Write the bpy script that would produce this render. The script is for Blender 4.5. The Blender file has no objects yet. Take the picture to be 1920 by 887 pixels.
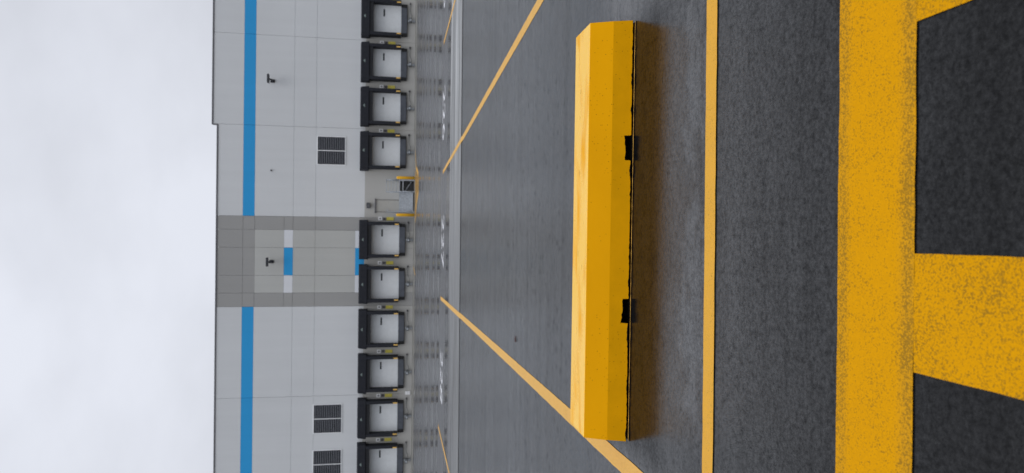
import bpy, bmesh, math, random
from mathutils import Vector, Matrix
random.seed(7)
sc = bpy.context.scene
col = sc.collection
R = math.radians

# ------------------------------------------------------------------ helpers
def link(o, parent=None):
    col.objects.link(o)
    if parent: o.parent = parent
    return o

def tag(o, label=None, cat=None, group=None, kind=None):
    if label: o['label'] = label
    if cat: o['category'] = cat
    if group: o['group'] = group
    if kind: o['kind'] = kind
    return o

def thing(name, loc, label, cat, group=None):
    o = bpy.data.objects.new(name, None)
    o.location = loc
    o.empty_display_size = .2
    link(o)
    return tag(o, label, cat, group)

class MB:
    """collects shapes and links them as one mesh object"""
    def __init__(s): s.bm = bmesh.new()
    def box(s, x0, x1, y0, y1, z0, z1, mi=0):
        v = [s.bm.verts.new(p) for p in ((x0,y0,z0),(x1,y0,z0),(x1,y1,z0),(x0,y1,z0),(x0,y0,z1),(x1,y0,z1),(x1,y1,z1),(x0,y1,z1))]
        for f in ((3,2,1,0),(4,5,6,7),(0,1,5,4),(1,2,6,5),(2,3,7,6),(3,0,4,7)):
            fc = s.bm.faces.new([v[i] for i in f]); fc.material_index = mi
        return s
    def hexa(s, pts, mi=0):
        v = [s.bm.verts.new(p) for p in pts]
        for f in ((3,2,1,0),(4,5,6,7),(0,1,5,4),(1,2,6,5),(2,3,7,6),(3,0,4,7)):
            fc = s.bm.faces.new([v[i] for i in f]); fc.material_index = mi
        return s
    def tube(s, pts, r, n=10, mi=0):
        pts = [Vector(p) for p in pts]
        rings = []
        for i, p in enumerate(pts):
            a = pts[max(i-1, 0)]; b = pts[min(i+1, len(pts)-1)]
            d = (b-a).normalized()
            up = Vector((0,0,1)) if abs(d.z) < .9 else Vector((0,1,0))
            e1 = d.cross(up).normalized(); e2 = d.cross(e1).normalized()
            rr = r[i] if isinstance(r, (list, tuple)) else r
            rings.append([s.bm.verts.new(p + e1*rr*math.cos(2*math.pi*k/n) + e2*rr*math.sin(2*math.pi*k/n)) for k in range(n)])
        for a, b in zip(rings, rings[1:]):
            for k in range(n):
                f = s.bm.faces.new([a[k], a[(k+1) % n], b[(k+1) % n], b[k]]); f.material_index = mi; f.smooth = True
        for rg in (rings[0], rings[-1]):
            f = s.bm.faces.new(rg); f.material_index = mi
        return s
    def prism(s, poly, ax, a, b, mi=0):
        """extrude a 2-D outline along x / y / z"""
        def P(u, v, t):
            return {'x': (t,u,v), 'y': (u,t,v), 'z': (u,v,t)}[ax]
        va = [s.bm.verts.new(P(u,v,a)) for u,v in poly]; vb = [s.bm.verts.new(P(u,v,b)) for u,v in poly]
        n = len(poly)
        for f in (va[::-1], vb): s.bm.faces.new(f).material_index = mi
        for k in range(n): s.bm.faces.new([va[k], va[(k+1)%n], vb[(k+1)%n], vb[k]]).material_index = mi
        return s
    def build(s, name, mats, parent=None, bevel=0, seg=2, smooth=False):
        bmesh.ops.recalc_face_normals(s.bm, faces=s.bm.faces[:])
        if bevel:
            bmesh.ops.bevel(s.bm, geom=s.bm.edges[:], offset=bevel, segments=seg, affect='EDGES', profile=.5)
        me = bpy.data.meshes.new(name); s.bm.to_mesh(me); s.bm.free()
        for m in (mats if isinstance(mats, (list, tuple)) else [mats]): me.materials.append(m)
        if smooth:
            for p in me.polygons: p.use_smooth = True
        return link(bpy.data.objects.new(name, me), parent)

# ------------------------------------------------------------------ materials
class NT:
    def __init__(s, name):
        s.m = bpy.data.materials.new(name); s.m.use_nodes = True
        s.t = s.m.node_tree; s.b = s.t.nodes['Principled BSDF']
        s.tc = s.t.nodes.new('ShaderNodeTexCoord').outputs['Object']
    def new(s, k, **kw):
        n = s.t.nodes.new(k)
        for a, v in kw.items(): setattr(n, a, v)
        return n
    def lk(s, a, b): s.t.links.new(a, b)
    def vec(s, sx, sy, sz, src=None, rot=(0,0,0), loc=(0,0,0)):
        n = s.new('ShaderNodeMapping'); n.inputs['Scale'].default_value = (sx,sy,sz); n.inputs['Rotation'].default_value = rot; n.inputs['Location'].default_value = loc
        s.lk(src or s.tc, n.inputs['Vector']); return n.outputs[0]
    def noise(s, scale, detail=4, rough=.55, vec=None, dist=0):
        n = s.new('ShaderNodeTexNoise'); n.inputs['Scale'].default_value = scale; n.inputs['Detail'].default_value = detail
        n.inputs['Roughness'].default_value = rough; n.inputs['Distortion'].default_value = dist
        s.lk(vec or s.tc, n.inputs['Vector']); return n.outputs['Fac']
    def vor(s, scale, vec=None):
        n = s.new('ShaderNodeTexVoronoi'); n.inputs['Scale'].default_value = scale; s.lk(vec or s.tc, n.inputs['Vector']); return n
    def rng(s, a, f0, f1, t0=0., t1=1., smooth=False):
        n = s.new('ShaderNodeMapRange'); n.interpolation_type = 'SMOOTHSTEP' if smooth else 'LINEAR'
        for k, v in zip(('From Min','From Max','To Min','To Max'), (f0,f1,t0,t1)): n.inputs[k].default_value = v
        s.lk(a, n.inputs['Value']); return n.outputs[0]
    def math(s, op, a, b=None, clamp=False):
        n = s.new('ShaderNodeMath', operation=op, use_clamp=clamp)
        for i, x in enumerate((a, b)):
            if x is None: continue
            if isinstance(x, (int, float)): n.inputs[i].default_value = x
            else: s.lk(x, n.inputs[i])
        return n.outputs[0]
    def mix(s, f, a, b, mode='MIX'):
        n = s.new('ShaderNodeMix', data_type='RGBA', blend_type=mode)
        if isinstance(f, (int, float)): n.inputs['Factor'].default_value = f
        else: s.lk(f, n.inputs['Factor'])
        for k, x in (('A', a), ('B', b)):
            i = [q for q in n.inputs if q.name == k and q.type == 'RGBA'][0]
            if isinstance(x, (tuple, list)): i.default_value = (*x, 1)
            else: s.lk(x, i)
        return [q for q in n.outputs if q.type == 'RGBA'][0]
    def xyz(s, src=None):
        n = s.new('ShaderNodeSeparateXYZ'); s.lk(src or s.tc, n.inputs[0]); return n.outputs
    def bump(s, h, dist, strength=1., prev=None):
        n = s.new('ShaderNodeBump'); n.inputs['Distance'].default_value = dist; n.inputs['Strength'].default_value = strength
        s.lk(h, n.inputs['Height'])
        if prev: s.lk(prev, n.inputs['Normal'])
        return n.outputs[0]
    def set(s, **kw):
        for k, v in kw.items():
            i = s.b.inputs[k.replace('_', ' ')]
            if isinstance(v, (int, float)): i.default_value = v
            elif isinstance(v, (tuple, list)): i.default_value = (*v, 1) if i.type == 'RGBA' else v
            else: s.lk(v, i)
        return s.m

def plain(name, c, rough=.6, metal=0., var=.06, scale=3., ior=1.45, bump=0, bs=60):
    n = NT(name)
    f = n.noise(scale, 5, .6)
    d = tuple(x*(1-var*2) for x in c); l = tuple(min(1, x*(1+var*2)) for x in c)
    cc = n.mix(n.rng(f, .3, .7), d, l)
    m = n.set(Base_Color=cc, Roughness=n.rng(n.noise(scale*2.3, 3), .3, .7, max(.03, rough-.08), min(1, rough+.08)), Metallic=metal, IOR=ior)
    if bump: n.set(Normal=n.bump(n.noise(bs, 4), bump))
    return m

def wall_paint(name, c, tint=None):
    """painted tilt-up concrete: faint blotches, faint vertical run marks"""
    n = NT(name)
    big = n.noise(.18, 4, .55)
    run = n.noise(1., 4, .6, n.vec(1.6, 1, .07))
    f = n.math('ADD', n.math('MULTIPLY', n.rng(big, .3, .7), .6), n.math('MULTIPLY', n.rng(run, .3, .7), .4))
    d = tuple(x*.945 for x in c); l = tuple(min(1, x*1.04) for x in c)
    if tint: l = tuple(a*b for a, b in zip(l, tint))
    return n.set(Base_Color=n.mix(f, d, l), Roughness=.78, IOR=1.4, Normal=n.bump(n.noise(30, 5, .6), .002, .6))

def asphalt(name, dark, light, court=False):
    n = NT(name)
    p = n.xyz()
    grain = n.noise(170, 3, .65)                       # aggregate
    mid = n.noise(60, 4, .65)
    mott = n.noise(9, 5, .62, n.vec(.55, 1, 1))         # mottling stretched along the paver's direction
    lane = n.noise(1.0, 5, .62, n.vec(.10, 1.5, 1))     # paver streaks
    lane2 = n.noise(1.0, 4, .6, n.vec(.05, 7., 1))
    patch = n.noise(.45, 4, .55, n.vec(.5, 1., 1))
    fr = n.noise(26, 8, .74)                            # fractal macro texture, fine to coarse
    nearf = n.rng(p[1], 1.2, 2.6, .30, 1.)
    fr = n.math('ADD', .5, n.math('MULTIPLY', n.math('SUBTRACT', fr, .5), nearf))
    mott = n.math('ADD', .45, n.math('MULTIPLY', n.math('SUBTRACT', mott, .45), nearf))
    lane3 = n.noise(1.0, 5, .7, n.vec(.22, 4.5, 1))
    c = n.mix(n.rng(grain, .32, .68), dark, light)
    if not court:                                       # base colour lightened farther out, standing in for grazing reflection
        c = n.mix(n.rng(n.math('ADD', p[1], n.rng(mott, .3, .7, -.4, .4)), 4.3, 7.5), c, n.mix(n.rng(grain, .3, .7), (.048, .0495, .051), (.086, .0885, .091)))
    c = n.mix(n.math('MULTIPLY', n.rng(fr, .50, .60, 0, .95), n.rng(lane, .35, .6, .5, 1.)), c, tuple(x*.35 for x in dark))
    fine = n.noise(1.0, 3, .5, n.vec(.035, 11., 1))
    c = n.mix(n.math('MULTIPLY', n.rng(fine, .62, .70, 0, .6), n.rng(p[1], 3., 5.)), c, tuple(x*.5 for x in dark))
    c = n.mix(n.math('MULTIPLY', n.rng(mott, .42, .70), .55), c, tuple(x*.45 for x in dark))
    c = n.mix(n.math('MULTIPLY', n.rng(lane2, .50, .72), .28), c, tuple(x*.55 for x in dark))
    v = n.vor(7.0)                                       # sparse open pits
    pr = n.xyz(v.outputs['Color'])[0]
    pit = n.math('MULTIPLY', n.rng(v.outputs['Distance'], .06, .105, 1, 0), n.rng(pr, .86, .88))
    v3 = n.vor(9., n.vec(1, .75, 1)); pr3 = n.xyz(v3.outputs['Color'])[2]   # small open voids
    void = n.math('MULTIPLY', n.rng(n.math('ADD', v3.outputs['Distance'], n.rng(mid, .3, .7, -.12, .12)), .10, .34, .9, 0), n.math('GREATER_THAN', pr3, n.rng(lane, .35, .65, .86, .50)))
    void = n.math('MULTIPLY', void, n.rng(p[1], 2.8, 4.2))
    v2 = n.vor(3.1)                                      # odd pale stones
    pr2 = n.xyz(v2.outputs['Color'])[1]
    stone = n.math('MULTIPLY', n.rng(v2.outputs['Distance'], .008, .014, 1, 0), n.rng(pr2, .84, .85))
    c = n.mix(n.math('MULTIPLY', n.rng(lane3, .50, .66, 0, .55), n.rng(p[1], 3.5, 6.)), c, tuple(x*.8 for x in dark))
    c = n.mix(n.math('MULTIPLY', void, n.rng(p[1], 1.5, 4.)), c, (.006, .006, .0065))
    c = n.mix(pit, c, (.004, .004, .0045))
    c = n.mix(stone, c, (.30, .28, .23))
    if court:
        band = n.noise(1.0, 5, .62, n.vec(.02, .42, 1))
        blot = n.noise(1.0, 4, .6, n.vec(.25, .5, 1))
        bb = n.math('ADD', n.math('MULTIPLY', band, .75), n.math('MULTIPLY', blot, .25))
        rg = n.rng(bb, .43, .57, .33, .13, True)
        n.set(Specular_IOR_Level=n.rng(bb, .43, .56, .38, .52))
        h = n.bump(n.noise(3, 3, .5, n.vec(1.6, .8, 1)), .0016, .25)
        return n.set(Base_Color=c, Roughness=rg, IOR=1.33, Normal=h)
    # a thin film of water stands along the front of the wheel stop
    yy = n.math('ADD', p[1], n.rng(n.noise(1.7, 4, .6), .25, .75, -.25, .25))
    film = n.math('MULTIPLY', n.rng(yy, 2.75, 3.35, 0, 1, True), n.rng(yy, 4.6, 6.0, 1, 0, True))
    refl_dim = n.math('SUBTRACT', 1., n.math('MULTIPLY', n.rng(p[1], 3.05, 3.5, 0, .80, True), n.math('MULTIPLY', n.rng(p[1], 4.3, 4.5, 1, 0), n.rng(n.math('ABSOLUTE', p[0]), 1.15, 1.35, 1, 0, True))))   # specular lowered beside the stop to darken its reflection
    sheen_gain = n.math('ADD', n.rng(n.math('ADD', p[1], n.rng(patch, .3, .7, -.3, .3)), 1.5, 2.6, .66, 1.95), n.rng(p[1], 2.7, 8., 0, .25))   # specular raised away from the camera to strengthen the sheen
    pud = None                                          # thin puddles past both ends of the stop
    for px, py, rx, ry in ((1.62, 3.95, .42, .50), (-1.62, 3.62, .45, .42), (.75, 2.98, .5, .14), (-.35, 2.97, .6, .16)):
        dx = n.math('DIVIDE', n.math('SUBTRACT', p[0], px), rx); dy = n.math('DIVIDE', n.math('SUBTRACT', p[1], py), ry)
        d = n.math('ADD', n.math('ADD', n.math('MULTIPLY', dx, dx), n.math('MULTIPLY', dy, dy)), n.rng(mott, .3, .7, -.6, .6))
        d = n.rng(d, .1, 1.1, 1, 0, True); pud = d if pud is None else n.math('MAXIMUM', pud, d)
    wet = n.math('ADD', n.math('MULTIPLY', n.rng(patch, .35, .65), .45), n.math('MULTIPLY', n.rng(lane, .35, .65), .35), True)
    wet = n.math('MAXIMUM', n.math('MULTIPLY', wet, .75), film)
    far = n.rng(p[1], 3.5, 9., 0, -.03)
    rg = n.math('ADD', n.rng(wet, 0, 1, .30, .17), far)
    rg = n.math('SUBTRACT', n.math('ADD', rg, n.rng(grain, .3, .7, -.05, .07)), n.math('MULTIPLY', pud, .08))
    st = n.math('MULTIPLY', n.rng(wet, 0, 1, .40, .14), n.rng(pud, 0, 1, 1., .4))
    b1 = n.new('ShaderNodeBump'); b1.inputs['Distance'].default_value = .0022
    n.lk(st, b1.inputs['Strength'])
    hh = n.math('ADD', n.math('ADD', n.math('MULTIPLY', grain, .5), n.math('MULTIPLY', mid, .8)), n.math('MULTIPLY', fr, 1.6))
    hh = n.math('SUBTRACT', hh, n.math('MULTIPLY', pit, .8))
    n.lk(hh, b1.inputs['Height'])
    nb = n.bump(mott, .010, .10, b1.outputs[0])
    return n.set(Base_Color=c, Roughness=rg, IOR=1.33, Specular_IOR_Level=n.math('MULTIPLY', n.math('MULTIPLY', n.math('MULTIPLY', n.math('MULTIPLY', n.rng(wet, 0, 1, .50, .62), n.rng(pud, 0, 1, 1., 1.7)), sheen_gain), refl_dim), n.math('MULTIPLY', n.math('MULTIPLY', n.rng(fr, .46, .64, 1.12, .50), n.rng(mott, .40, .72, 1.1, .80)), n.math('MULTIPLY', n.rng(lane2, .5, .72, 1.03, .90), n.math('MULTIPLY', n.rng(grain, .3, .7, 1.6, .40), n.math('MULTIPLY', n.rng(mid, .36, .64, 1.5, .50), n.math('MULTIPLY', n.rng(lane3, .50, .66, 1.04, .80), n.rng(n.math('MAXIMUM', void, pit), 0, 1, 1.05, .45))))))), Normal=nb)

def road_paint(name, c, wear=.5, edge=None, ior=1.38, rough=.42, spec=.35):
    """traffic paint with the asphalt showing through in specks; edge = lines along which the paint is thin"""
    n = NT(name)
    p = n.xyz()
    s1 = n.noise(190, 3, .6); s2 = n.noise(70, 5, .66); s3 = n.noise(5, 4, .6)
    q = n.math('ADD', n.math('MULTIPLY', s1, .62), n.math('MULTIPLY', s2, .38))
    thr = n.rng(s3, .35, .7, 0., .05)
    k = None
    if edge:
        for y0, w, a in edge:
            g = n.rng(n.math('ABSOLUTE', n.math('SUBTRACT', p[1], y0)), 0, w, a, 0, True)
            k = g if k is None else n.math('MAXIMUM', k, g)
        thr = n.math('ADD', thr, k)
    q = n.math('ADD', q, thr)
    worn = n.rng(q, .605-.04*wear, .69-.04*wear, 0, .62)
    v = n.vor(85); pr = n.xyz(v.outputs['Color'])[0]
    pin = n.math('MULTIPLY', n.rng(v.outputs['Distance'], .06, .13, .9, 0), n.rng(pr, .42, .47))
    worn = n.math('MAXIMUM', worn, pin)
    base = n.mix(n.rng(s2, .3, .7), tuple(x*.90 for x in c), tuple(min(1, x*1.05) for x in c))
    if k is not None: base = n.mix(n.math('MULTIPLY', k, 3.2, True), base, (c[0]*.80, c[1]*.93, c[2]+.025))
    cc = n.mix(worn, base, (.100, .070, .016))
    h = n.math('SUBTRACT', n.math('ADD', n.math('MULTIPLY', s1, .6), s2), worn)
    return n.set(Base_Color=cc, Roughness=n.rng(s2, .3, .7, rough-.1, rough+.1), IOR=ior, Specular_IOR_Level=spec, Normal=n.bump(h, .0015, .55))

def stop_paint():
    n = NT('yellow_gloss_paint')
    p = n.xyz()
    c0 = (.775, .350, .0004)
    big = n.noise(2.2, 4, .55, n.vec(.6, 1, 1))
    c = n.mix(n.rng(big, .3, .7), tuple(x*.94 for x in c0), (.81, .370, .0004))
    # lower part of the face: a darker, slightly greener tone
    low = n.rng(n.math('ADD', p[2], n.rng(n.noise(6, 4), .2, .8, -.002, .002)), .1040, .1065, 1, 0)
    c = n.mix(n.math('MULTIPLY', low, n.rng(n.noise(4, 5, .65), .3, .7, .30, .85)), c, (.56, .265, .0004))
    # mud specks
    v = n.vor(75); pr = n.xyz(v.outputs['Color'])[0]
    dens = n.rng(n.noise(3.1, 3, .6), .44, .66, .975, .72)
    spk = n.math('MULTIPLY', n.rng(v.outputs['Distance'], .12, .26, .75, 0), n.math('GREATER_THAN', pr, dens))
    front = n.rng(p[1], .115, .125, 1, 0)
    c = n.mix(n.math('MULTIPLY', spk, front), c, (.16, .06, .004))
    # flaked bottom edge where the black body shows
    jag = n.noise(1., 4, .65, n.vec(26, 4, 4))
    jag2 = n.noise(1., 3, .6, n.vec(4, 2, 2))
    lim = n.math('ADD', n.rng(jag, .35, .7, .001, .008), n.rng(jag2, .4, .65, -.005, .005))
    flake = n.math('LESS_THAN', p[2], lim)
    c = n.mix(flake, c, (.006, .005, .005))
    # the top: paint under a partial water film, with air-hole dimples
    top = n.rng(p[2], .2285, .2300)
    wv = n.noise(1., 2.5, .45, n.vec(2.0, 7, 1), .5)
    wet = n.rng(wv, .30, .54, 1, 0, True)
    dim = None
    for (x, y, rx, ry) in ((.86,.30,.016,.010),(.70,.31,.013,.008),(.36,.30,.022,.009),(-.14,.31,.022,.010),(-.22,.22,.016,.009),(-.62,.31,.022,.009),(.05,.19,.008,.006),(-.93,.25,.010,.007)):
        dx = n.math('DIVIDE', n.math('SUBTRACT', p[0], x), rx); dy = n.math('DIVIDE', n.math('SUBTRACT', p[1], y), ry*1.9)
        d = n.math('SQRT', n.math('ADD', n.math('MULTIPLY', dx, dx), n.math('MULTIPLY', dy, dy)))
        d = n.rng(d, .55, 1.1, 1, 0, True)
        dim = d if dim is None else n.math('MAXIMUM', dim, d)
    dimt = n.math('MULTIPLY', dim, top)
    c = n.mix(n.math('MULTIPLY', dimt, .75), c, (.42, .17, .004))
    dx = n.math('DIVIDE', n.math('SUBTRACT', p[0], -.47), .06); dy = n.math('DIVIDE', n.math('SUBTRACT', p[1], .15), .035)
    sm = n.rng(n.math('ADD', n.math('MULTIPLY', dx, dx), n.math('MULTIPLY', dy, dy)), .1, 1., 1, 0, True)
    c = n.mix(n.math('MULTIPLY', n.math('MULTIPLY', sm, top), n.rng(n.noise(30, 3), .4, .6, 0, .55)), c, (.20, .15, .06))
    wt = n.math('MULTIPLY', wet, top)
    c = n.mix(n.math('MULTIPLY', n.math('SUBTRACT', top, wt), .95), c, (.93, .535, .025))  # the film's sky sheen is also brightened into the base colour
    rg = n.math('ADD', n.rng(n.noise(40, 3), .3, .7, .38, .46), n.math('MULTIPLY', n.math('SUBTRACT', top, wt), -.22))
    spec = n.math('ADD', .04, n.math('MULTIPLY', n.math('SUBTRACT', top, wt), .80))
    h = n.math('ADD', n.math('MULTIPLY', n.noise(14, 4, .5), .5), n.math('MULTIPLY', n.noise(160, 2, .5), .10))
    h = n.math('SUBTRACT', h, n.math('MULTIPLY', dimt, 1.2)); h = n.math('SUBTRACT', h, n.math('MULTIPLY', flake, .8))
    h = n.math('ADD', h, n.math('MULTIPLY', wt, .10))
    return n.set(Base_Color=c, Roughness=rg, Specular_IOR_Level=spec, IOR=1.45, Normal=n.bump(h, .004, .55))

M = {}
M['upper'] = wall_paint('pale_grey_wall_paint', (.695, .713, .722))
M['lower'] = wall_paint('greige_wall_paint', (.475, .470, .445))
M['dark'] = wall_paint('dark_grey_wall_paint', (.375, .373, .362))
M['mid'] = wall_paint('mid_grey_wall_paint', (.520, .525, .500))
M['white'] = wall_paint('white_wall_paint', (.76, .78, .81))
M['blue'] = wall_paint('blue_wall_paint', (.032, .365, .76))
M['coping'] = plain('dark_coping_metal', (.13, .13, .14), .5)
M['roofing'] = plain('grey_roofing', (.4, .4, .4), .9)
M['vinyl'] = plain('black_shelter_vinyl', (.013, .015, .022), .75, bump=.01, bs=6)
M['vinyl2'] = plain('black_curtain_vinyl', (.014, .015, .019), .6)
M['rubber'] = plain('black_rubber', (.012, .012, .013), .6, bump=.003)
M['door'] = plain('white_steel_door', (.77, .80, .82), .55, var=.02)
M['glass'] = plain('dark_door_glass', (.03, .035, .04), .2)
M['leveler'] = plain('grey_steel_plate', (.085, .095, .115), .5, var=.1)
M['galv'] = plain('galvanised_steel', (.42, .45, .48), .45, .5, var=.12, scale=9)
M['galvdark'] = plain('dull_steel', (.13, .14, .145), .55, .3, var=.15, scale=9)
M['signwhite'] = plain('white_sign_face', (.86, .87, .88), .5, var=.02)
M['signgrey'] = plain('grey_sign_mark', (.30, .30, .31), .5, var=.02)
M['signyellow'] = plain('yellow_sign_face', (.72, .63, .11), .5, var=.10, scale=12)
M['signdark'] = plain('dark_signal_housing', (.06, .06, .065), .5)
M['guide'] = plain('amber_guide_strip', (.80, .50, .13), .5, var=.05)
M['emblem'] = plain('pale_emblem', (.20, .25, .24), .5, var=.05)
M['bollard'] = plain('yellow_bollard_sleeve', (.82, .46, .02), .4, var=.04)
M['lamp'] = plain('dark_bronze_metal', (.018, .020, .026), .5)
M['lens'] = plain('grey_lamp_lens', (.16, .16, .17), .4)
M['mandoor'] = plain('beige_steel_door', (.43, .42, .385), .55, var=.02)
M['seal'] = plain('grey_joint_sealant', (.30, .30, .305), .8)
M['louvre'] = plain('slate_louvre_blade', (.19, .20, .225), .5)
M['landing_shade'] = plain('grey_shade_panel', (.22, .22, .22), .6, var=.1)  # tone of the shadow under the landing
M['jamb'] = plain('grey_door_jamb', (.22, .215, .20), .6)
M['void'] = plain('dark_plenum', (.012, .013, .017), .8)
M['stopblack'] = plain('black_recycled_rubber', (.008, .007, .007), .7, bump=.004, bs=80)
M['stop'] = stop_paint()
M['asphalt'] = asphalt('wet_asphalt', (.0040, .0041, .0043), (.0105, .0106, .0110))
M['court'] = asphalt('worn_court_asphalt', (.095, .095, .098), (.150, .150, .153), True)
M['twig'] = plain('reddish_bark', (.09, .02, .012), .5)

def concrete():
    n = NT('wet_concrete')
    st = n.noise(1., 6, .65, n.vec(.12, 2.4, 1)); b = n.noise(.8, 5, .6, n.vec(.4, 1, 1)); g = n.noise(60, 3)
    c = n.mix(n.rng(st, .40, .58), (.13, .132, .130), (.46, .465, .46))
    p = n.xyz()
    lf = n.math('MULTIPLY', n.rng(p[0], -3.0, 4.0, 1, .1), n.rng(st, .42, .52, 0, 1.))
    c = n.mix(lf, c, (.10, .10, .10))
    c = n.mix(n.math('MULTIPLY', n.rng(b, .5, .62), .45), c, (.15, .15, .15))
    c = n.mix(n.rng(g, .35, .65, 0, .2), c, (.2, .2, .19))
    return n.set(Base_Color=c, Roughness=n.rng(b, .35, .65, .62, .36), IOR=1.33, Specular_IOR_Level=.3, Normal=n.bump(g, .002, .5))
M['concrete'] = concrete()
M['apron'] = plain('wet_apron_concrete', (.20, .195, .175), .55, var=.15, scale=.7)
YEL = (.615, .280, .001)
M['band'] = road_paint('yellow_walkway_paint', YEL, 1.25, edge=[(1.628, .055, .085), (1.900, .045, .070)], rough=.6, spec=.05)
M['bar'] = road_paint('yellow_bar_paint', YEL, 2.1, rough=.6, spec=.05)
M['thin'] = road_paint('yellow_line_paint', (.66, .335, .022), .75, rough=.42)
M['stall'] = road_paint('worn_yellow_line_paint', (.68, .375, .072), .9, rough=.45)
M['white_paint'] = road_paint('white_number_paint', (.62, .62, .63), .2, rough=.5)

# ------------------------------------------------------------------ geometry constants
D = 57.3                     # distance to the face of the warehouse
PITCH = math.atan(216/1285)
ROLL = .0100

# ------------------------------------------------------------------ ground and markings (the setting)
def sheet(name, x0, x1, y0, y1, z, mat, jag=0):
    bm = bmesh.new()
    n = 60 if jag else 1
    lo = [bm.verts.new((x0+(x1-x0)*i/n, y0+(random.uniform(-jag, jag) if jag else 0), z)) for i in range(n+1)]
    hi = [bm.verts.new((x0+(x1-x0)*i/n, y1+(random.uniform(-jag, jag) if jag else 0), z)) for i in range(n+1)]
    for i in range(n): bm.faces.new([lo[i], lo[i+1], hi[i+1], hi[i]])
    me = bpy.data.meshes.new(name); bm.to_mesh(me); bm.free(); me.materials.append(mat)
    o = link(bpy.data.objects.new(name, me)); o['kind'] = 'structure'; return o
sheet('ground', -700, 700, -500, 900, 0, M['asphalt'])
sheet('road_surface', -120, 120, 17.0, 54.0, .004, M['court'])
sheet('concrete_path', -60, 60, 14.68, 17.75, .008, M['concrete'], .05)
sheet('dock_apron_path', -60, 60, 51.5, D, .008, M['apron'], .25)

def ribbon(name, pts, w, mat, z=.012, jit=.002, step=.08, kind='structure'):
    bm = bmesh.new(); P = [Vector((*p, 0)) for p in pts]; rows = []
    for i, (a, b) in enumerate(zip(P, P[1:])):
        n = max(1, min(260, int((b-a).length/step))); d = (b-a).normalized(); s = Vector((-d.y, d.x, 0))
        for k in range(n + (1 if i == len(P)-2 else 0)):
            c = a.lerp(b, k/n)
            if z == .012 and c.y < 14.5: zz = .003
            else: zz = z
            rows.append([bm.verts.new(c + s*(w/2+random.uniform(-jit, jit)) + Vector((0,0,zz))), bm.verts.new(c - s*(w/2+random.uniform(-jit, jit)) + Vector((0,0,zz)))])
    for r0, r1 in zip(rows, rows[1:]): bm.faces.new([r0[0], r0[1], r1[1], r1[0]])
    bmesh.ops.recalc_face_normals(bm, faces=bm.faces[:])
    for f in bm.faces:
        if f.normal.z < 0: f.normal_flip()
    me = bpy.data.meshes.new(name); bm.to_mesh(me); bm.free(); me.materials.append(mat)
    o = link(bpy.data.objects.new(name, me)); o['kind'] = kind; return o
PM = 'pavement_marking'
ribbon(PM, [(-9, 2.812), (9, 2.801)], .101, M['thin'], .004)
ribbon(PM, [(-6, 1.766), (6, 1.764)], .318, M['band'], .004)
for xr in (-2.76, -1.86, -.94, .575, 1.51, 2.42):          # bars of the hatched walkway
    x0, x1 = (xr-.02, xr+.29) if xr > 0 else (xr, xr+.31)
    if xr == .575: x0, x1 = .576, .89
    if xr == -.94: continue
    ribbon(PM, [((x0+x1)/2, 1.6055), ((x0+x1)/2, .3)], x1-x0, M['bar'], .004)
ribbon(PM, [(-.190, 1.6055), (-.185, .3)], .311, M['bar'], .004)
ribbon(PM, [(5.80, 20.7), (5.72, 16.5), (6.1, 2.86)], .11, M['stall'])
ribbon(PM, [(1.90, 20.5), (1.99, 17.0), (2.29, 6.5), (2.38, 2.86)], .115, M['stall'])
ribbon(PM, [(-1.90, 21.0), (-1.352, 3.73), (-1.325, 2.86)], .115, M['stall'])
ribbon(PM, [(-5.97, 21.6), (-5.90, 17.5), (-5.6, 2.86)], .11, M['stall'])
ribbon(PM, [(6.4, 52.6), (4.9, 50.2), (4.0, 45.0), (2.9, 44.2), (2.4, 47.6), (1.0, 52.0)], .35, M['stall'], .013)     # keep-clear zone at the stairs
for k in range(7):
    f = k/6; y = 44.9 + 7.2*f
    ribbon(PM, [(2.75-1.4*f, y), (3.9+1.0*f, y+.25)], .52, M['stall'], .016)
ribbon(PM, [(-2.5, 56.0), (-2.85, 50.0)], .12, M['stall'], .016)
def painted_number(txt, x, y):
    cu = bpy.data.curves.new('n', 'FONT'); cu.body = txt; cu.size = 1.45; cu.align_x = 'CENTER'; cu.align_y = 'CENTER'; cu.offset = .012; cu.space_character = .98
    o = bpy.data.objects.new('n', cu); col.objects.link(o)
    me = bpy.data.meshes.new_from_object(o.evaluated_get(bpy.context.evaluated_depsgraph_get()))
    bpy.data.objects.remove(o); me.name = PM; me.materials.clear(); me.materials.append(M['white_paint'])
    n = link(bpy.data.objects.new(PM, me)); n.location = (x, y, .012); n.rotation_euler.z = math.pi; n.scale.x = .74; n['kind'] = 'structure'
for t, x in (('225', 7.55), ('226', 3.62), ('227', -.16), ('228', -4.15)): painted_number(t, x, 20.35)

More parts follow.
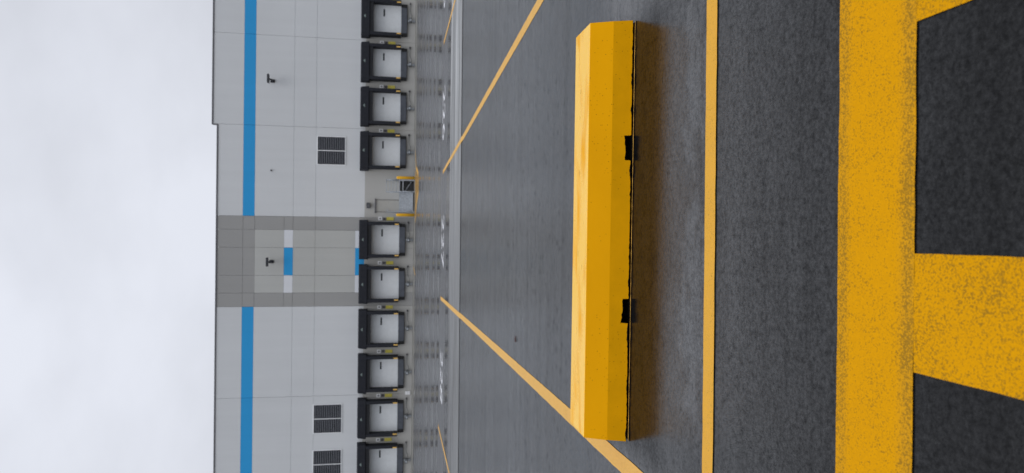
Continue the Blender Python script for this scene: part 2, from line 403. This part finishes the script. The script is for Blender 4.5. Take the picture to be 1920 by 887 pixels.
# ------------------------------------------------------------------ wheel stop
def wheel_stop():
    L = 1.23
    prof = [(0, .0), (.040, .1075), (.105, .230), (.430, .230), (.495, .1075), (.535, .0)]
    def solid(outline, x0, x1, cuts=0):
        bm = bmesh.new(); rows = []
        for i in range(cuts+2):
            x = x0+(x1-x0)*i/(cuts+1)
            rows.append([bm.verts.new((x, y, z)) for y, z in outline])
        n = len(outline)
        bm.faces.new(rows[0]); bm.faces.new(rows[-1][::-1])
        for a, b in zip(rows, rows[1:]):
            for k in range(n): bm.faces.new([a[k], b[k], b[(k+1)%n], a[(k+1)%n]])
        bmesh.ops.recalc_face_normals(bm, faces=bm.faces[:])
        return bm
    bm = solid(prof, -L, L)
    me = bpy.data.meshes.new('wheel_stop'); bm.to_mesh(me); bm.free()
    me.materials.append(M['stop']); me.materials.append(M['stopblack'])
    o = link(bpy.data.objects.new('wheel_stop', me))
    cutters = []
    for xa, xb, h0, h1 in ((.420, .562, .030, .038), (-.532, -.392, .037, .031)):
        c = MB(); nseg = 9; poly = []
        for k in range(nseg+1):
            x = xa+(xb-xa)*k/nseg; z = h0+(h1-h0)*k/nseg + random.uniform(-.0045, .0045)
            poly.append((x, z))
        poly = [(xa-.004, -.05), (xb+.004, -.05)] + poly[::-1]
        c.prism(poly, 'y', -.2, .8)
        co = c.build('cutter', [M['stop'], M['stopblack']])
        for p in co.data.polygons: p.material_index = 1
        cutters.append(co)
        md = o.modifiers.new('b', 'BOOLEAN'); md.object = co; md.operation = 'DIFFERENCE'; md.solver = 'EXACT'
    md = o.modifiers.new('v', 'BEVEL'); md.width = .0045; md.segments = 3; md.limit_method = 'ANGLE'; md.angle_limit = R(24)
    me2 = bpy.data.meshes.new_from_object(o.evaluated_get(bpy.context.evaluated_depsgraph_get()))
    o.modifiers.clear(); o.data = me2; me2.name = 'wheel_stop'
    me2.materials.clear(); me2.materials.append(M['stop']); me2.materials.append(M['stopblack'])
    for p in me2.polygons:                                   # everything inside the two slots is bare black
        cx, cy, cz = p.center
        inside = (.40 < cx < .58 or -.55 < cx < -.38) and cz < .056 and .012 < cy < .52 and (abs(p.normal.x) > .7 or p.normal.z < -.5)
        p.material_index = 1 if inside or p.normal.z < -.9 else 0
        p.use_smooth = False
    for c in cutters: bpy.data.objects.remove(c)
    o.location = (.032, 3.828, .009); o.rotation_euler.z = R(-1.15) * -1 * -1
    tag(o, 'long yellow painted wheel stop block with two black slots under it on wet asphalt', 'wheel stop')
    return o
ws = wheel_stop()
bpy.context.view_layer.update()
# thin yellow line on the asphalt along its foot
ribbon(PM, [tuple((ws.matrix_world @ Vector((x, -.012, 0)))[:2]) for x in (-1.22, -.6, 0, .6, 1.22)], .006, M['stall'], .003, .002, .03)

# ------------------------------------------------------------------ warehouse
wh = thing('warehouse', (0, D, 0), 'long pale grey warehouse with blue stripe, grey pilaster and a row of dock doors', 'warehouse')
X_R, X_L = 52.1, -56.5
def wall_panel(x0, x1, top, rows, joints, gw=.03):
    """one tilt-up panel; rows: [(z_top, material index)], joints: heights of the reveals; local y = 0 is the face"""
    pts = [0.]
    for j in sorted(joints): pts += [j-gw/2, j+gw/2]
    pts.append(top)
    for z, _ in rows: pts.append(z)
    pts = sorted(set(round(z, 4) for z in pts if z <= top))
    bm = bmesh.new(); prof = []
    jz = {round(j-gw/2, 4) for j in joints}
    for a, b in zip(pts, pts[1:]):
        groove = a in jz
        mi = next((m for z, m in rows if (a+b)/2 < z), rows[-1][1])
        prof.append((a, b, groove, mi))
    e = .009                                                 # half of the open joint beside the next panel
    xa, xb = x0+e, x1-e
    def quad(p, mi):
        f = bm.faces.new([bm.verts.new(q) for q in p]); f.material_index = mi
    for a, b, g, mi in prof:
        y = .022 if g else 0.
        if g: quad(((xa,0,a),(xb,0,a),(xb,y,a),(xa,y,a)), mi); quad(((xa,0,b),(xa,y,b),(xb,y,b),(xb,0,b)), mi)
        quad(((xa,y,a),(xb,y,a),(xb,y,b),(xa,y,b)), mi)
        for x in (xa, xb): quad(((x,y,a),(x,.2,a),(x,.2,b),(x,y,b)), mi)
    quad(((xa,0,top),(xb,0,top),(xb,.2,top),(xa,.2,top)), prof[-1][3])
    bmesh.ops.remove_doubles(bm, verts=bm.verts[:], dist=.0005)
    bmesh.ops.recalc_face_normals(bm, faces=bm.faces[:])
    me = bpy.data.meshes.new('wall_panel'); bm.to_mesh(me); bm.free()
    for k in ('upper', 'lower', 'dark', 'mid', 'white', 'blue'): me.materials.append(M[k])
    return link(bpy.data.objects.new('wall_panel', me), wh)
ROWS = [(3.97, 1), (12.56, 0), (13.45, 5), (99, 0)]
J = [7.86, 9.59, 12.56, 13.45]
edges_r = [1.44 + 7.24*i for i in range(8)]
edges_l = [-5.81 - 7.26*i for i in range(8)]
for a, b in zip(edges_r, edges_r[1:]): wall_panel(a, b, 15.36 if a < 8 else 15.74, ROWS, J)
for a, b in zip(edges_l, edges_l[1:]): wall_panel(b, a, 15.36, ROWS, J)
PJ = [7.86, 9.59, 10.28, 12.53, 13.42]
for x0, x1, kind in ((-5.81, -4.71, 'd'), (-4.71, -3.30, 'w'), (-3.30, -1.07, 'b'), (-1.07, .36, 'w'), (.36, 1.44, 'd')):
    if kind == 'd': rows = [(99, 2)]
    else:
        c = 4 if kind == 'w' else 5
        rows = [(3.97, 1), (4.69, c), (9.59, 3), (10.28, c), (12.53, 3), (99, 2)]
    wall_panel(x0, x1, 15.36, rows, PJ)
xa, xb = edges_l[-1], edges_r[-1]
MB().box(xa, 8.62, .10, 45, .02, 15.2).build('core_wall', M['seal'], wh)
MB().box(8.62, xb, .10, 45, .02, 15.55).build('core_wall', M['seal'], wh)
MB().box(xa-.02, 8.655, -.045, .26, 15.36, 15.46).build('parapet_coping', M['coping'], wh)
MB().box(8.62, xb+.02, -.045, .26, 15.74, 15.84).box(8.60, 8.68, -.040, .26, 15.461, 15.739).build('parapet_coping', M['coping'], wh)
MB().box(xa+.2, xb-.2, .3, 44.8, 15.2, 15.3).build('roof', M['roofing'], wh)

def louvre(x0, x1, z0, z1):
    fr = MB()
    t = .055
    for a in ((x0-t, x1+t, z1, z1+t), (x0-t, x1+t, z0-t, z0), (x0-t, x0, z0, z1), (x1, x1+t, z0, z1)): fr.box(a[0], a[1], -.05, .05, a[2], a[3])
    xm = (x0+x1)/2
    f = fr.build('louvre_frame', M['signwhite'], wh)
    MB().box(xm-.030, xm+.030, -.052, .0, z0+.001, z1-.001).build('mullion', M['signwhite'], f)
    MB().box(x0, x1, -.006, -.003, z0, z1).build('plenum', M['void'], f)
    n = 15; h = (z1-z0)/n
    for xs, xe in ((x0+.012, xm-.042), (xm+.042, x1-.012)):
        b = MB()
        for k in range(n):
            z = z0 + h*k
            b.hexa([(xs,-.048,z+.004),(xe,-.048,z+.004),(xe,-.014,z+h*.22),(xs,-.014,z+h*.22),(xs,-.048,z+h*.36),(xe,-.048,z+h*.36),(xe,-.014,z+h*.40),(xs,-.014,z+h*.40)])
        b.build('louvre_blades', M['louvre'], f)
louvre(5.70, 7.93, 5.57, 7.72)
louvre(-16.06, -13.80, 5.66, 7.82)
louvre(-19.76, -17.50, 5.66, 7.82)

# ---- dock doors (parts of the warehouse) and what hangs round each of them (things)
right_docks = [6.85, 10.46, 14.07, 17.69]
left_docks = [-.37, -4.0, -7.64, -11.27, -14.9, -18.53]
ORD = ['first', 'second', 'third', 'fourth', 'fifth', 'sixth']
docks = [(x, f'{ORD[i]} dock from the stairs, single louvre side') for i, x in enumerate(right_docks)] + \
        [(x, f'{ORD[i]} dock from the stairs, grey pilaster side') for i, x in enumerate(left_docks)]

def dock_door(x):
    d = MB()
    for k in range(5):
        z0 = 1.16 + k*.46
        d.box(x-1.33, x+1.33, -.035, -.003, z0+.004 if k else z0, z0+.456)
    d.box(x-1.33, x+1.33, -.028, -.004, 1.161, 3.45)
    o = d.build('dock_door', M['door'], wh)
    MB().box(x+.27, x+.87, -.043, -.036, 2.48, 2.61).build('vision_window', M['glass'], o)
    lv = MB().prism([(x-1.06,.70),(x-.4,.685),(x+.4,.685),(x+1.06,.70),(x+1.06,1.15),(x-1.06,1.15)], 'y', -.16, -.003).build('dock_leveler', M['leveler'], wh)
    MB().prism([(x-1.06,.665),(x-.4,.645),(x+.4,.645),(x+1.06,.665),(x+1.06,.697),(x+.4,.682),(x-.4,.682),(x-1.06,.697)], 'y', -.18, -.003).build('lip', M['rubber'], lv)
    for s in (-1, 1):
        a, b = sorted((x+s*1.065, x+s*1.31))
        MB().box(a, b, -.22, -.003, .665, 1.15).build('bumper', M['rubber'], wh, .025)
for x, _ in docks: dock_door(x)

def shelter(x, label):
    t = thing('dock_shelter', (x, D, 0), label, 'dock shelter', 'black dock shelters round the dock doors')
    h = MB()
    h.hexa([(-1.60,-.80,3.67),(1.60,-.80,3.67),(1.62,-.004,3.67),(-1.62,-.004,3.67),(-1.50,-.80,4.32),(1.50,-.80,4.32),(1.62,-.004,4.40),(-1.62,-.004,4.40)])
    h.box(0,0,0,0,0,0) if False else None
    head = h.build('head_pad', M['vinyl'], t, .045)
    e = MB()
    e.prism([(-.14,3.99),(.14,3.99),(.10,4.07),(.03,4.13),(-.04,4.13),(-.08,4.07)], 'y', -.815, -.79)
    e.build('emblem', M['emblem'], head)
    MB().box(-1.21, 1.21, -.70, -.62, 3.38, 3.68).build('head_curtain', M['vinyl2'], t, .01)
    for s in (-1, 1):
        a, b = sorted((s*1.20, s*1.46))
        p = MB().box(a, b, -.78, -.004, 1.17, 3.69).build('side_pad', M['vinyl'], t, .035)
        a, b = sorted((s*1.215, s*1.32))
        MB().box(a, b, -.80, -.775, 1.20, 1.52).build('guide_strip', M['guide'], p)
    return t
def restraint(x, label):
    t = thing('vehicle_restraint', (x, D, 0), label, 'vehicle restraint', 'trailer restraints below the dock doors')
    MB().box(-.07, .07, -.14, -.004, .02, .62).build('rail', M['galv'], t, .01)
    MB().box(-.20, .20, -.42, -.142, .30, .52).build('carriage', M['galvdark'], t, .03)
    MB().tube([(-.02,-.50,.40),(-.02,-.425,.40)], .085, 14).build('roller', M['galv'], t)
    MB().tube([(1.42,-.10,.43),(.70,-.10,.43),(.42,-.12,.28),(.28,-.16,.30),(.19,-.30,.38)], .020, 8).build('conduit', M['galvdark'], t)
    MB().box(1.37, 1.50, -.12, -.004, .37, .49).build('junction_box', M['signdark'], t, .01)
    return t
def sign(x, label):
    t = thing('dock_sign', (x+1.73, D, 2.71), label, 'sign', 'white signs beside the dock shelters')
    MB().box(-.15, .15, -.05, -.004, -.16, .16).build('sign_plate', M['signwhite'], t, .008)
    MB().box(-.06, .07, -.056, -.051, -.075, .075).build('sign_mark', M['signgrey'], t)
def signal(x, label):
    t = thing('signal_light', (x+1.73, D, 2.375), label, 'signal light', 'signal lights beside the dock shelters')
    MB().box(-.09, .09, -.10, -.004, -.105, .105).build('housing', M['signdark'], t, .012)
    for dz in (-.048, .048):
        MB().tube([(0,-.135,dz),(0,-.102,dz)], .038, 12).build('lens', M['lens'], t)
def caution(x, label):
    t = thing('warning_sign', (x+1.73, D, 1.90), label, 'warning sign', 'yellow warning signs beside the dock shelters')
    MB().box(-.135, .135, -.035, -.004, -.29, .29).build('sign_plate', M['signyellow'], t, .006)
for x, w in docks:
    shelter(x, 'black padded shelter round the ' + w)
    restraint(x, 'grey trailer hook under the ' + w)
    sign(x, 'white square sign at the ' + w)
    signal(x, 'small dark signal box at the ' + w)
    caution(x, 'tall yellow sign at the ' + w)

# ---- lamps, camera, box on the wall
def floodlight(x, z, label):
    t = thing('wall_floodlight', (x, D, z), label, 'floodlight', 'floodlights high on the wall')
    MB().box(-.13, .13, -.06, -.004, -.17, .17).build('wall_plate', M['lamp'], t, .01)
    MB().tube([(0,-.05,-.04),(0,-.42,-.02),(0,-.66,.06),(0,-.80,.16)], .065, 10).build('arm', M['lamp'], t)
    hd = MB().hexa([(-.36,-1.06,.13),(.36,-1.06,.13),(.36,-.60,.13),(-.36,-.60,.13),(-.34,-1.04,.26),(.34,-1.04,.26),(.30,-.62,.26),(-.30,-.62,.26)]).build('lamp_head', M['lamp'], t, .015)
    MB().box(-.28, .28, -.99, -.67, .118, .131).build('lens', M['lens'], hd)
floodlight(12.25, 11.27, 'black floodlight on the plain pale wall far from the grey pilaster')
floodlight(-2.2, 11.22, 'black floodlight on the grey pilaster above its blue patch')
t = thing('security_camera', (5.1, D, 11.32), 'tiny dark camera alone on the pale wall between blue stripe and stairs', 'camera')
MB().tube([(0,-.10,0),(0,-.004,0)], .07, 14).build('base', M['lamp'], t)
MB().tube([(0,-.10,0),(0,-.14,0),(0,-.17,0)], [.06,.05,.015], 14).build('dome', M['lens'], t)
t = thing('utility_box', (-13.0, D, .34), 'small white box low on the wall between the fourth and fifth pilaster side docks', 'box')
MB().box(-.14, .14, -.10, -.004, -.20, .20).build('housing', M['signwhite'], t, .012)
MB().box(-.12, .12, -.106, -.1005, -.008, .008).build('seam', M['signgrey'], t)

# ---- personnel door, its lamp, the stairs and bollards
dr = MB().box(1.95, 2.87, -.03, -.003, 1.2, 3.06).build('personnel_door', M['mandoor'], wh)
MB().box(1.89, 1.95, -.045, -.003, 1.2, 3.06).box(2.87, 2.93, -.045, -.003, 1.2, 3.06).build('door_jamb', M['jamb'], dr)
MB().box(1.82, 3.0, -.13, -.003, 3.07, 3.15).build('drip_edge', M['coping'], dr)
MB().box(2.02, 2.10, -.09, -.031, 2.06, 2.2).build('handle', M['galv'], dr)
t = thing('door_light', (2.42, D, 3.68), 'small dark wall light above the beige door at the stairs', 'wall light')
MB().hexa([(-.22,-.28,-.15),(.22,-.28,-.15),(.22,-.004,-.15),(-.22,-.004,-.15),(-.20,-.12,.15),(.20,-.12,.15),(.22,-.004,.15),(-.22,-.004,.15)]).build('lamp_housing', M['lamp'], t, .01)
MB().box(-.15, .15, -.25, -.05, -.165, -.152).build('lens', M['lens'], t)

st = thing('metal_stairs', (0, D, 0), 'grey galvanised steel stairs and landing at the beige door between two yellow bollards', 'stairs')
LY, TOP = -1.5, 1.19
MB().box(1.84, 4.50, LY, -.02, TOP-.05, TOP).build('landing', M['galv'], st)
for k in range(6):
    z = TOP - .17*(k+1); y1 = LY - .28*k
    MB().box(1.92, 3.40, y1-.28, y1-.004, z-.04, z).box(1.92, 3.40, y1-.030, y1-.004, z+.001, z+.125).build('tread', M['galv'], st)
for x in (1.86, 3.44):
    MB().prism([(LY,TOP-.30),(LY,TOP-.01),(LY-.12,TOP-.02),(LY-1.72,.18),(LY-1.72,.012),(LY-1.52,.012)], 'x', x-.025, x+.025).build('stringer', M['galv'], st)
def rail_run(x):
    h = MB()
    y0, y1 = LY+.03, LY-1.68
    for dz in (.95, .55):
        h.tube([(x,y0,TOP+dz),(x,LY-.1,TOP+dz),(x,y1,.10+dz),(x,y1-.18,.10+dz)], .024, 8)
    for f in (0., .5, 1.):
        y = LY-.1 + (y1-LY+.1)*f; zb = TOP + (.10-TOP)*f
        h.tube([(x,y,zb-.08 if f < 1 else .01),(x,y,zb+.95)], .024, 8)
    h.build('handrail', M['galv'], st)
rail_run(1.86); rail_run(3.44)
g = MB()
for dz in (.25, .5, .75, 1.02):
    g.tube([(3.47,LY+.03,TOP+dz),(4.47,LY+.03,TOP+dz),(4.47,-.06,TOP+dz)], .024, 8)
for x, y in ((3.50,LY+.03),(4.47,LY+.03),(4.47,-.75)): g.tube([(x,y,TOP-.05),(x,y,TOP+1.02)], .026, 8)
g.build('guardrail', M['galv'], st)
g = MB()
for dz in (.35, .68, 1.02): g.tube([(1.87,LY+.03,TOP+dz),(1.87,-.06,TOP+dz)], .024, 8)
g.tube([(1.87,-.75,TOP),(1.87,-.75,TOP+1.02)], .026, 8)
g.build('guardrail', M['galv'], st)
for x, y in ((4.44, LY+.06), (4.44, -.10), (3.50, LY+.06), (1.90, LY+.06)):
    MB().box(x-.045, x+.045, y-.045, y+.045, .012, TOP-.055).build('post', M['galv'], st)
MB().tube([(3.56,LY+.2,.75),(4.40,LY+.2,.18)], .03, 8).build('brace', M['galv'], st)
MB().box(3.55, 4.40, LY+.02, LY+.06, .86, .94).build('cross_member', M['galv'], st)
MB().box(3.50, 4.46, -.30, -.02, .012, TOP-.06).box(4.40, 4.46, -1.3, -.301, .012, TOP-.06).build('shade_panel', M['landing_shade'], st)  # panel added to give the open space under the landing its shade
for x, lb in ((4.42, 'yellow bollard at the guardrailed end of the metal landing, single louvre side'), (1.57, 'yellow bollard beside the foot of the metal stairs, near the grey pilaster')):
    t = thing('bollard', (x, 53.2, 0), lb, 'bollard', 'yellow bollards at the stairs')
    MB().tube([(0,0,.01),(0,0,1.30),(0,0,1.36),(0,0,1.40),(0,0,1.42)], [.115,.115,.105,.07,.02], 18).build('sleeve', M['bollard'], t)
    MB().tube([(0,0,.009),(0,0,.035)], .16, 18).build('base_ring', M['galvdark'], t)

# ---- small debris on the lot
t = MB().tube([(-1.20,7.68,.007),(-1.165,7.69,.010),(-1.13,7.685,.008)], [.005,.007,.004], 6).build('twig', M['twig'])
tag(t, 'short reddish twig lying on wet asphalt behind the wheel stop', 'twig')

# ------------------------------------------------------------------ sky and light
SUN_EL, SUN_AZ = R(56), R(186)           # behind the camera
w = bpy.data.worlds.new('World'); sc.world = w; w.use_nodes = True
nt = w.node_tree; bg = nt.nodes['Background']
def wn(k, **kw):
    n = nt.nodes.new(k)
    for a, v in kw.items(): setattr(n, a, v)
    return n
sky = wn('ShaderNodeTexSky'); sky.sky_type = 'NISHITA'; sky.sun_disc = False
sky.sun_elevation = SUN_EL; sky.sun_rotation = SUN_AZ; sky.dust_density = 6; sky.air_density = 1
hs = wn('ShaderNodeHueSaturation'); hs.inputs['Saturation'].default_value = .25
nt.links.new(sky.outputs[0], hs.inputs['Color'])
tc = wn('ShaderNodeTexCoord'); sp = wn('ShaderNodeSeparateXYZ'); nt.links.new(tc.outputs['Generated'], sp.inputs[0])
ramp = wn('ShaderNodeValToRGB'); nt.links.new(sp.outputs[2], ramp.inputs[0])
cr = ramp.color_ramp
K = .1
def gcol(l): return (l*.950*K, l*.985*K, l*1.085*K, 1)
cr.elements[0].position = 0; cr.elements[0].color = gcol(.74)
cr.elements[1].position = 1; cr.elements[1].color = gcol(2.6)
for ps, l in ((.28, .77), (.47, .79), (.68, .92), (.85, 1.8)):
    e = cr.elements.new(ps); e.color = gcol(l)
mp = wn('ShaderNodeMapping'); mp.inputs['Scale'].default_value = (1, 1, 1.8); nt.links.new(tc.outputs['Generated'], mp.inputs[0])
nz = wn('ShaderNodeTexNoise'); nz.inputs['Scale'].default_value = 3.4; nz.inputs['Detail'].default_value = 5; nz.inputs['Roughness'].default_value = .5
nt.links.new(mp.outputs[0], nz.inputs['Vector'])
mr = wn('ShaderNodeMapRange')
for k, v in zip(('From Min','From Max','To Min','To Max'), (.34, .66, 9.2, 10.55)): mr.inputs[k].default_value = v
nt.links.new(nz.outputs['Fac'], mr.inputs['Value'])
bd = wn('ShaderNodeVectorMath', operation='DOT_PRODUCT'); nt.links.new(tc.outputs['Generated'], bd.inputs[0]); bd.inputs[1].default_value = Vector((-.05, .93, .34)).normalized()   # thinner cloud ahead
br = wn('ShaderNodeMapRange'); br.interpolation_type = 'SMOOTHSTEP'
for k, v in zip(('From Min','From Max','To Min','To Max'), (.86, .992, .84, 1.03)): br.inputs[k].default_value = v
nt.links.new(bd.outputs['Value'], br.inputs['Value'])
bm_ = wn('ShaderNodeMath', operation='MULTIPLY'); nt.links.new(mr.outputs[0], bm_.inputs[0]); nt.links.new(br.outputs[0], bm_.inputs[1])
vm = wn('ShaderNodeVectorMath', operation='SCALE'); nt.links.new(ramp.outputs[0], vm.inputs[0]); nt.links.new(bm_.outputs[0], vm.inputs['Scale'])
vm2 = wn('ShaderNodeVectorMath', operation='SCALE'); vm2.inputs['Scale'].default_value = 10; nt.links.new(vm.outputs[0], vm2.inputs[0])
mx = wn('ShaderNodeMix', data_type='RGBA'); mx.inputs['Factor'].default_value = .96      # cloud deck over the clear sky
A = [i for i in mx.inputs if i.type == 'RGBA']
nt.links.new(hs.outputs[0], A[0]); nt.links.new(vm2.outputs[0], A[1])
nt.links.new([o for o in mx.outputs if o.type == 'RGBA'][0], bg.inputs['Color'])
bg.inputs['Strength'].default_value = .1

sun = bpy.data.lights.new('sun', 'SUN'); sun.energy = .38; sun.angle = R(26); sun.color = (1, .97, .93)
so = link(bpy.data.objects.new('sun', sun))
d = Vector((math.sin(SUN_AZ)*math.cos(SUN_EL), math.cos(SUN_AZ)*math.cos(SUN_EL), math.sin(SUN_EL)))
so.rotation_euler = (-d).to_track_quat('-Z', 'Y').to_euler()
so.location = (0, -20, 40)

# ------------------------------------------------------------------ camera: a phone held sideways, so the picture lies on its side
cam = bpy.data.cameras.new('camera'); co = link(bpy.data.objects.new('camera', cam))
cam.sensor_fit = 'HORIZONTAL'; cam.sensor_width = 36; cam.lens = 36*1285/1920
cam.clip_start = .05; cam.clip_end = 3000
F = Vector((0, math.cos(PITCH), -math.sin(PITCH))); U = Vector((0, math.sin(PITCH), math.cos(PITCH))); X = Vector((1, 0, 0))
cR, sR = math.cos(ROLL), math.sin(ROLL)
eu = X*cR + U*sR          # direction that the upright picture's right shows
ev = -X*sR + U*cR         # and its up
right, up = -ev, eu       # picture x = down, picture y (up) = right
co.matrix_world = Matrix((( right.x, up.x, -F.x, 0), (right.y, up.y, -F.y, 0), (right.z, up.z, -F.z, 1.35), (0, 0, 0, 1)))
cam.dof.use_dof = True; cam.dof.focus_distance = 4.3; cam.dof.aperture_fstop = 24.1/7.5
sc.camera = co
sc.cycles.use_denoising = True

sc.view_settings.view_transform = 'Standard'; sc.view_settings.look = 'None'
sc.view_settings.exposure = 0; sc.view_settings.gamma = 1; sc.view_settings.use_curve_mapping = False
sc.render.resolution_x = 1024; sc.render.resolution_y = 473
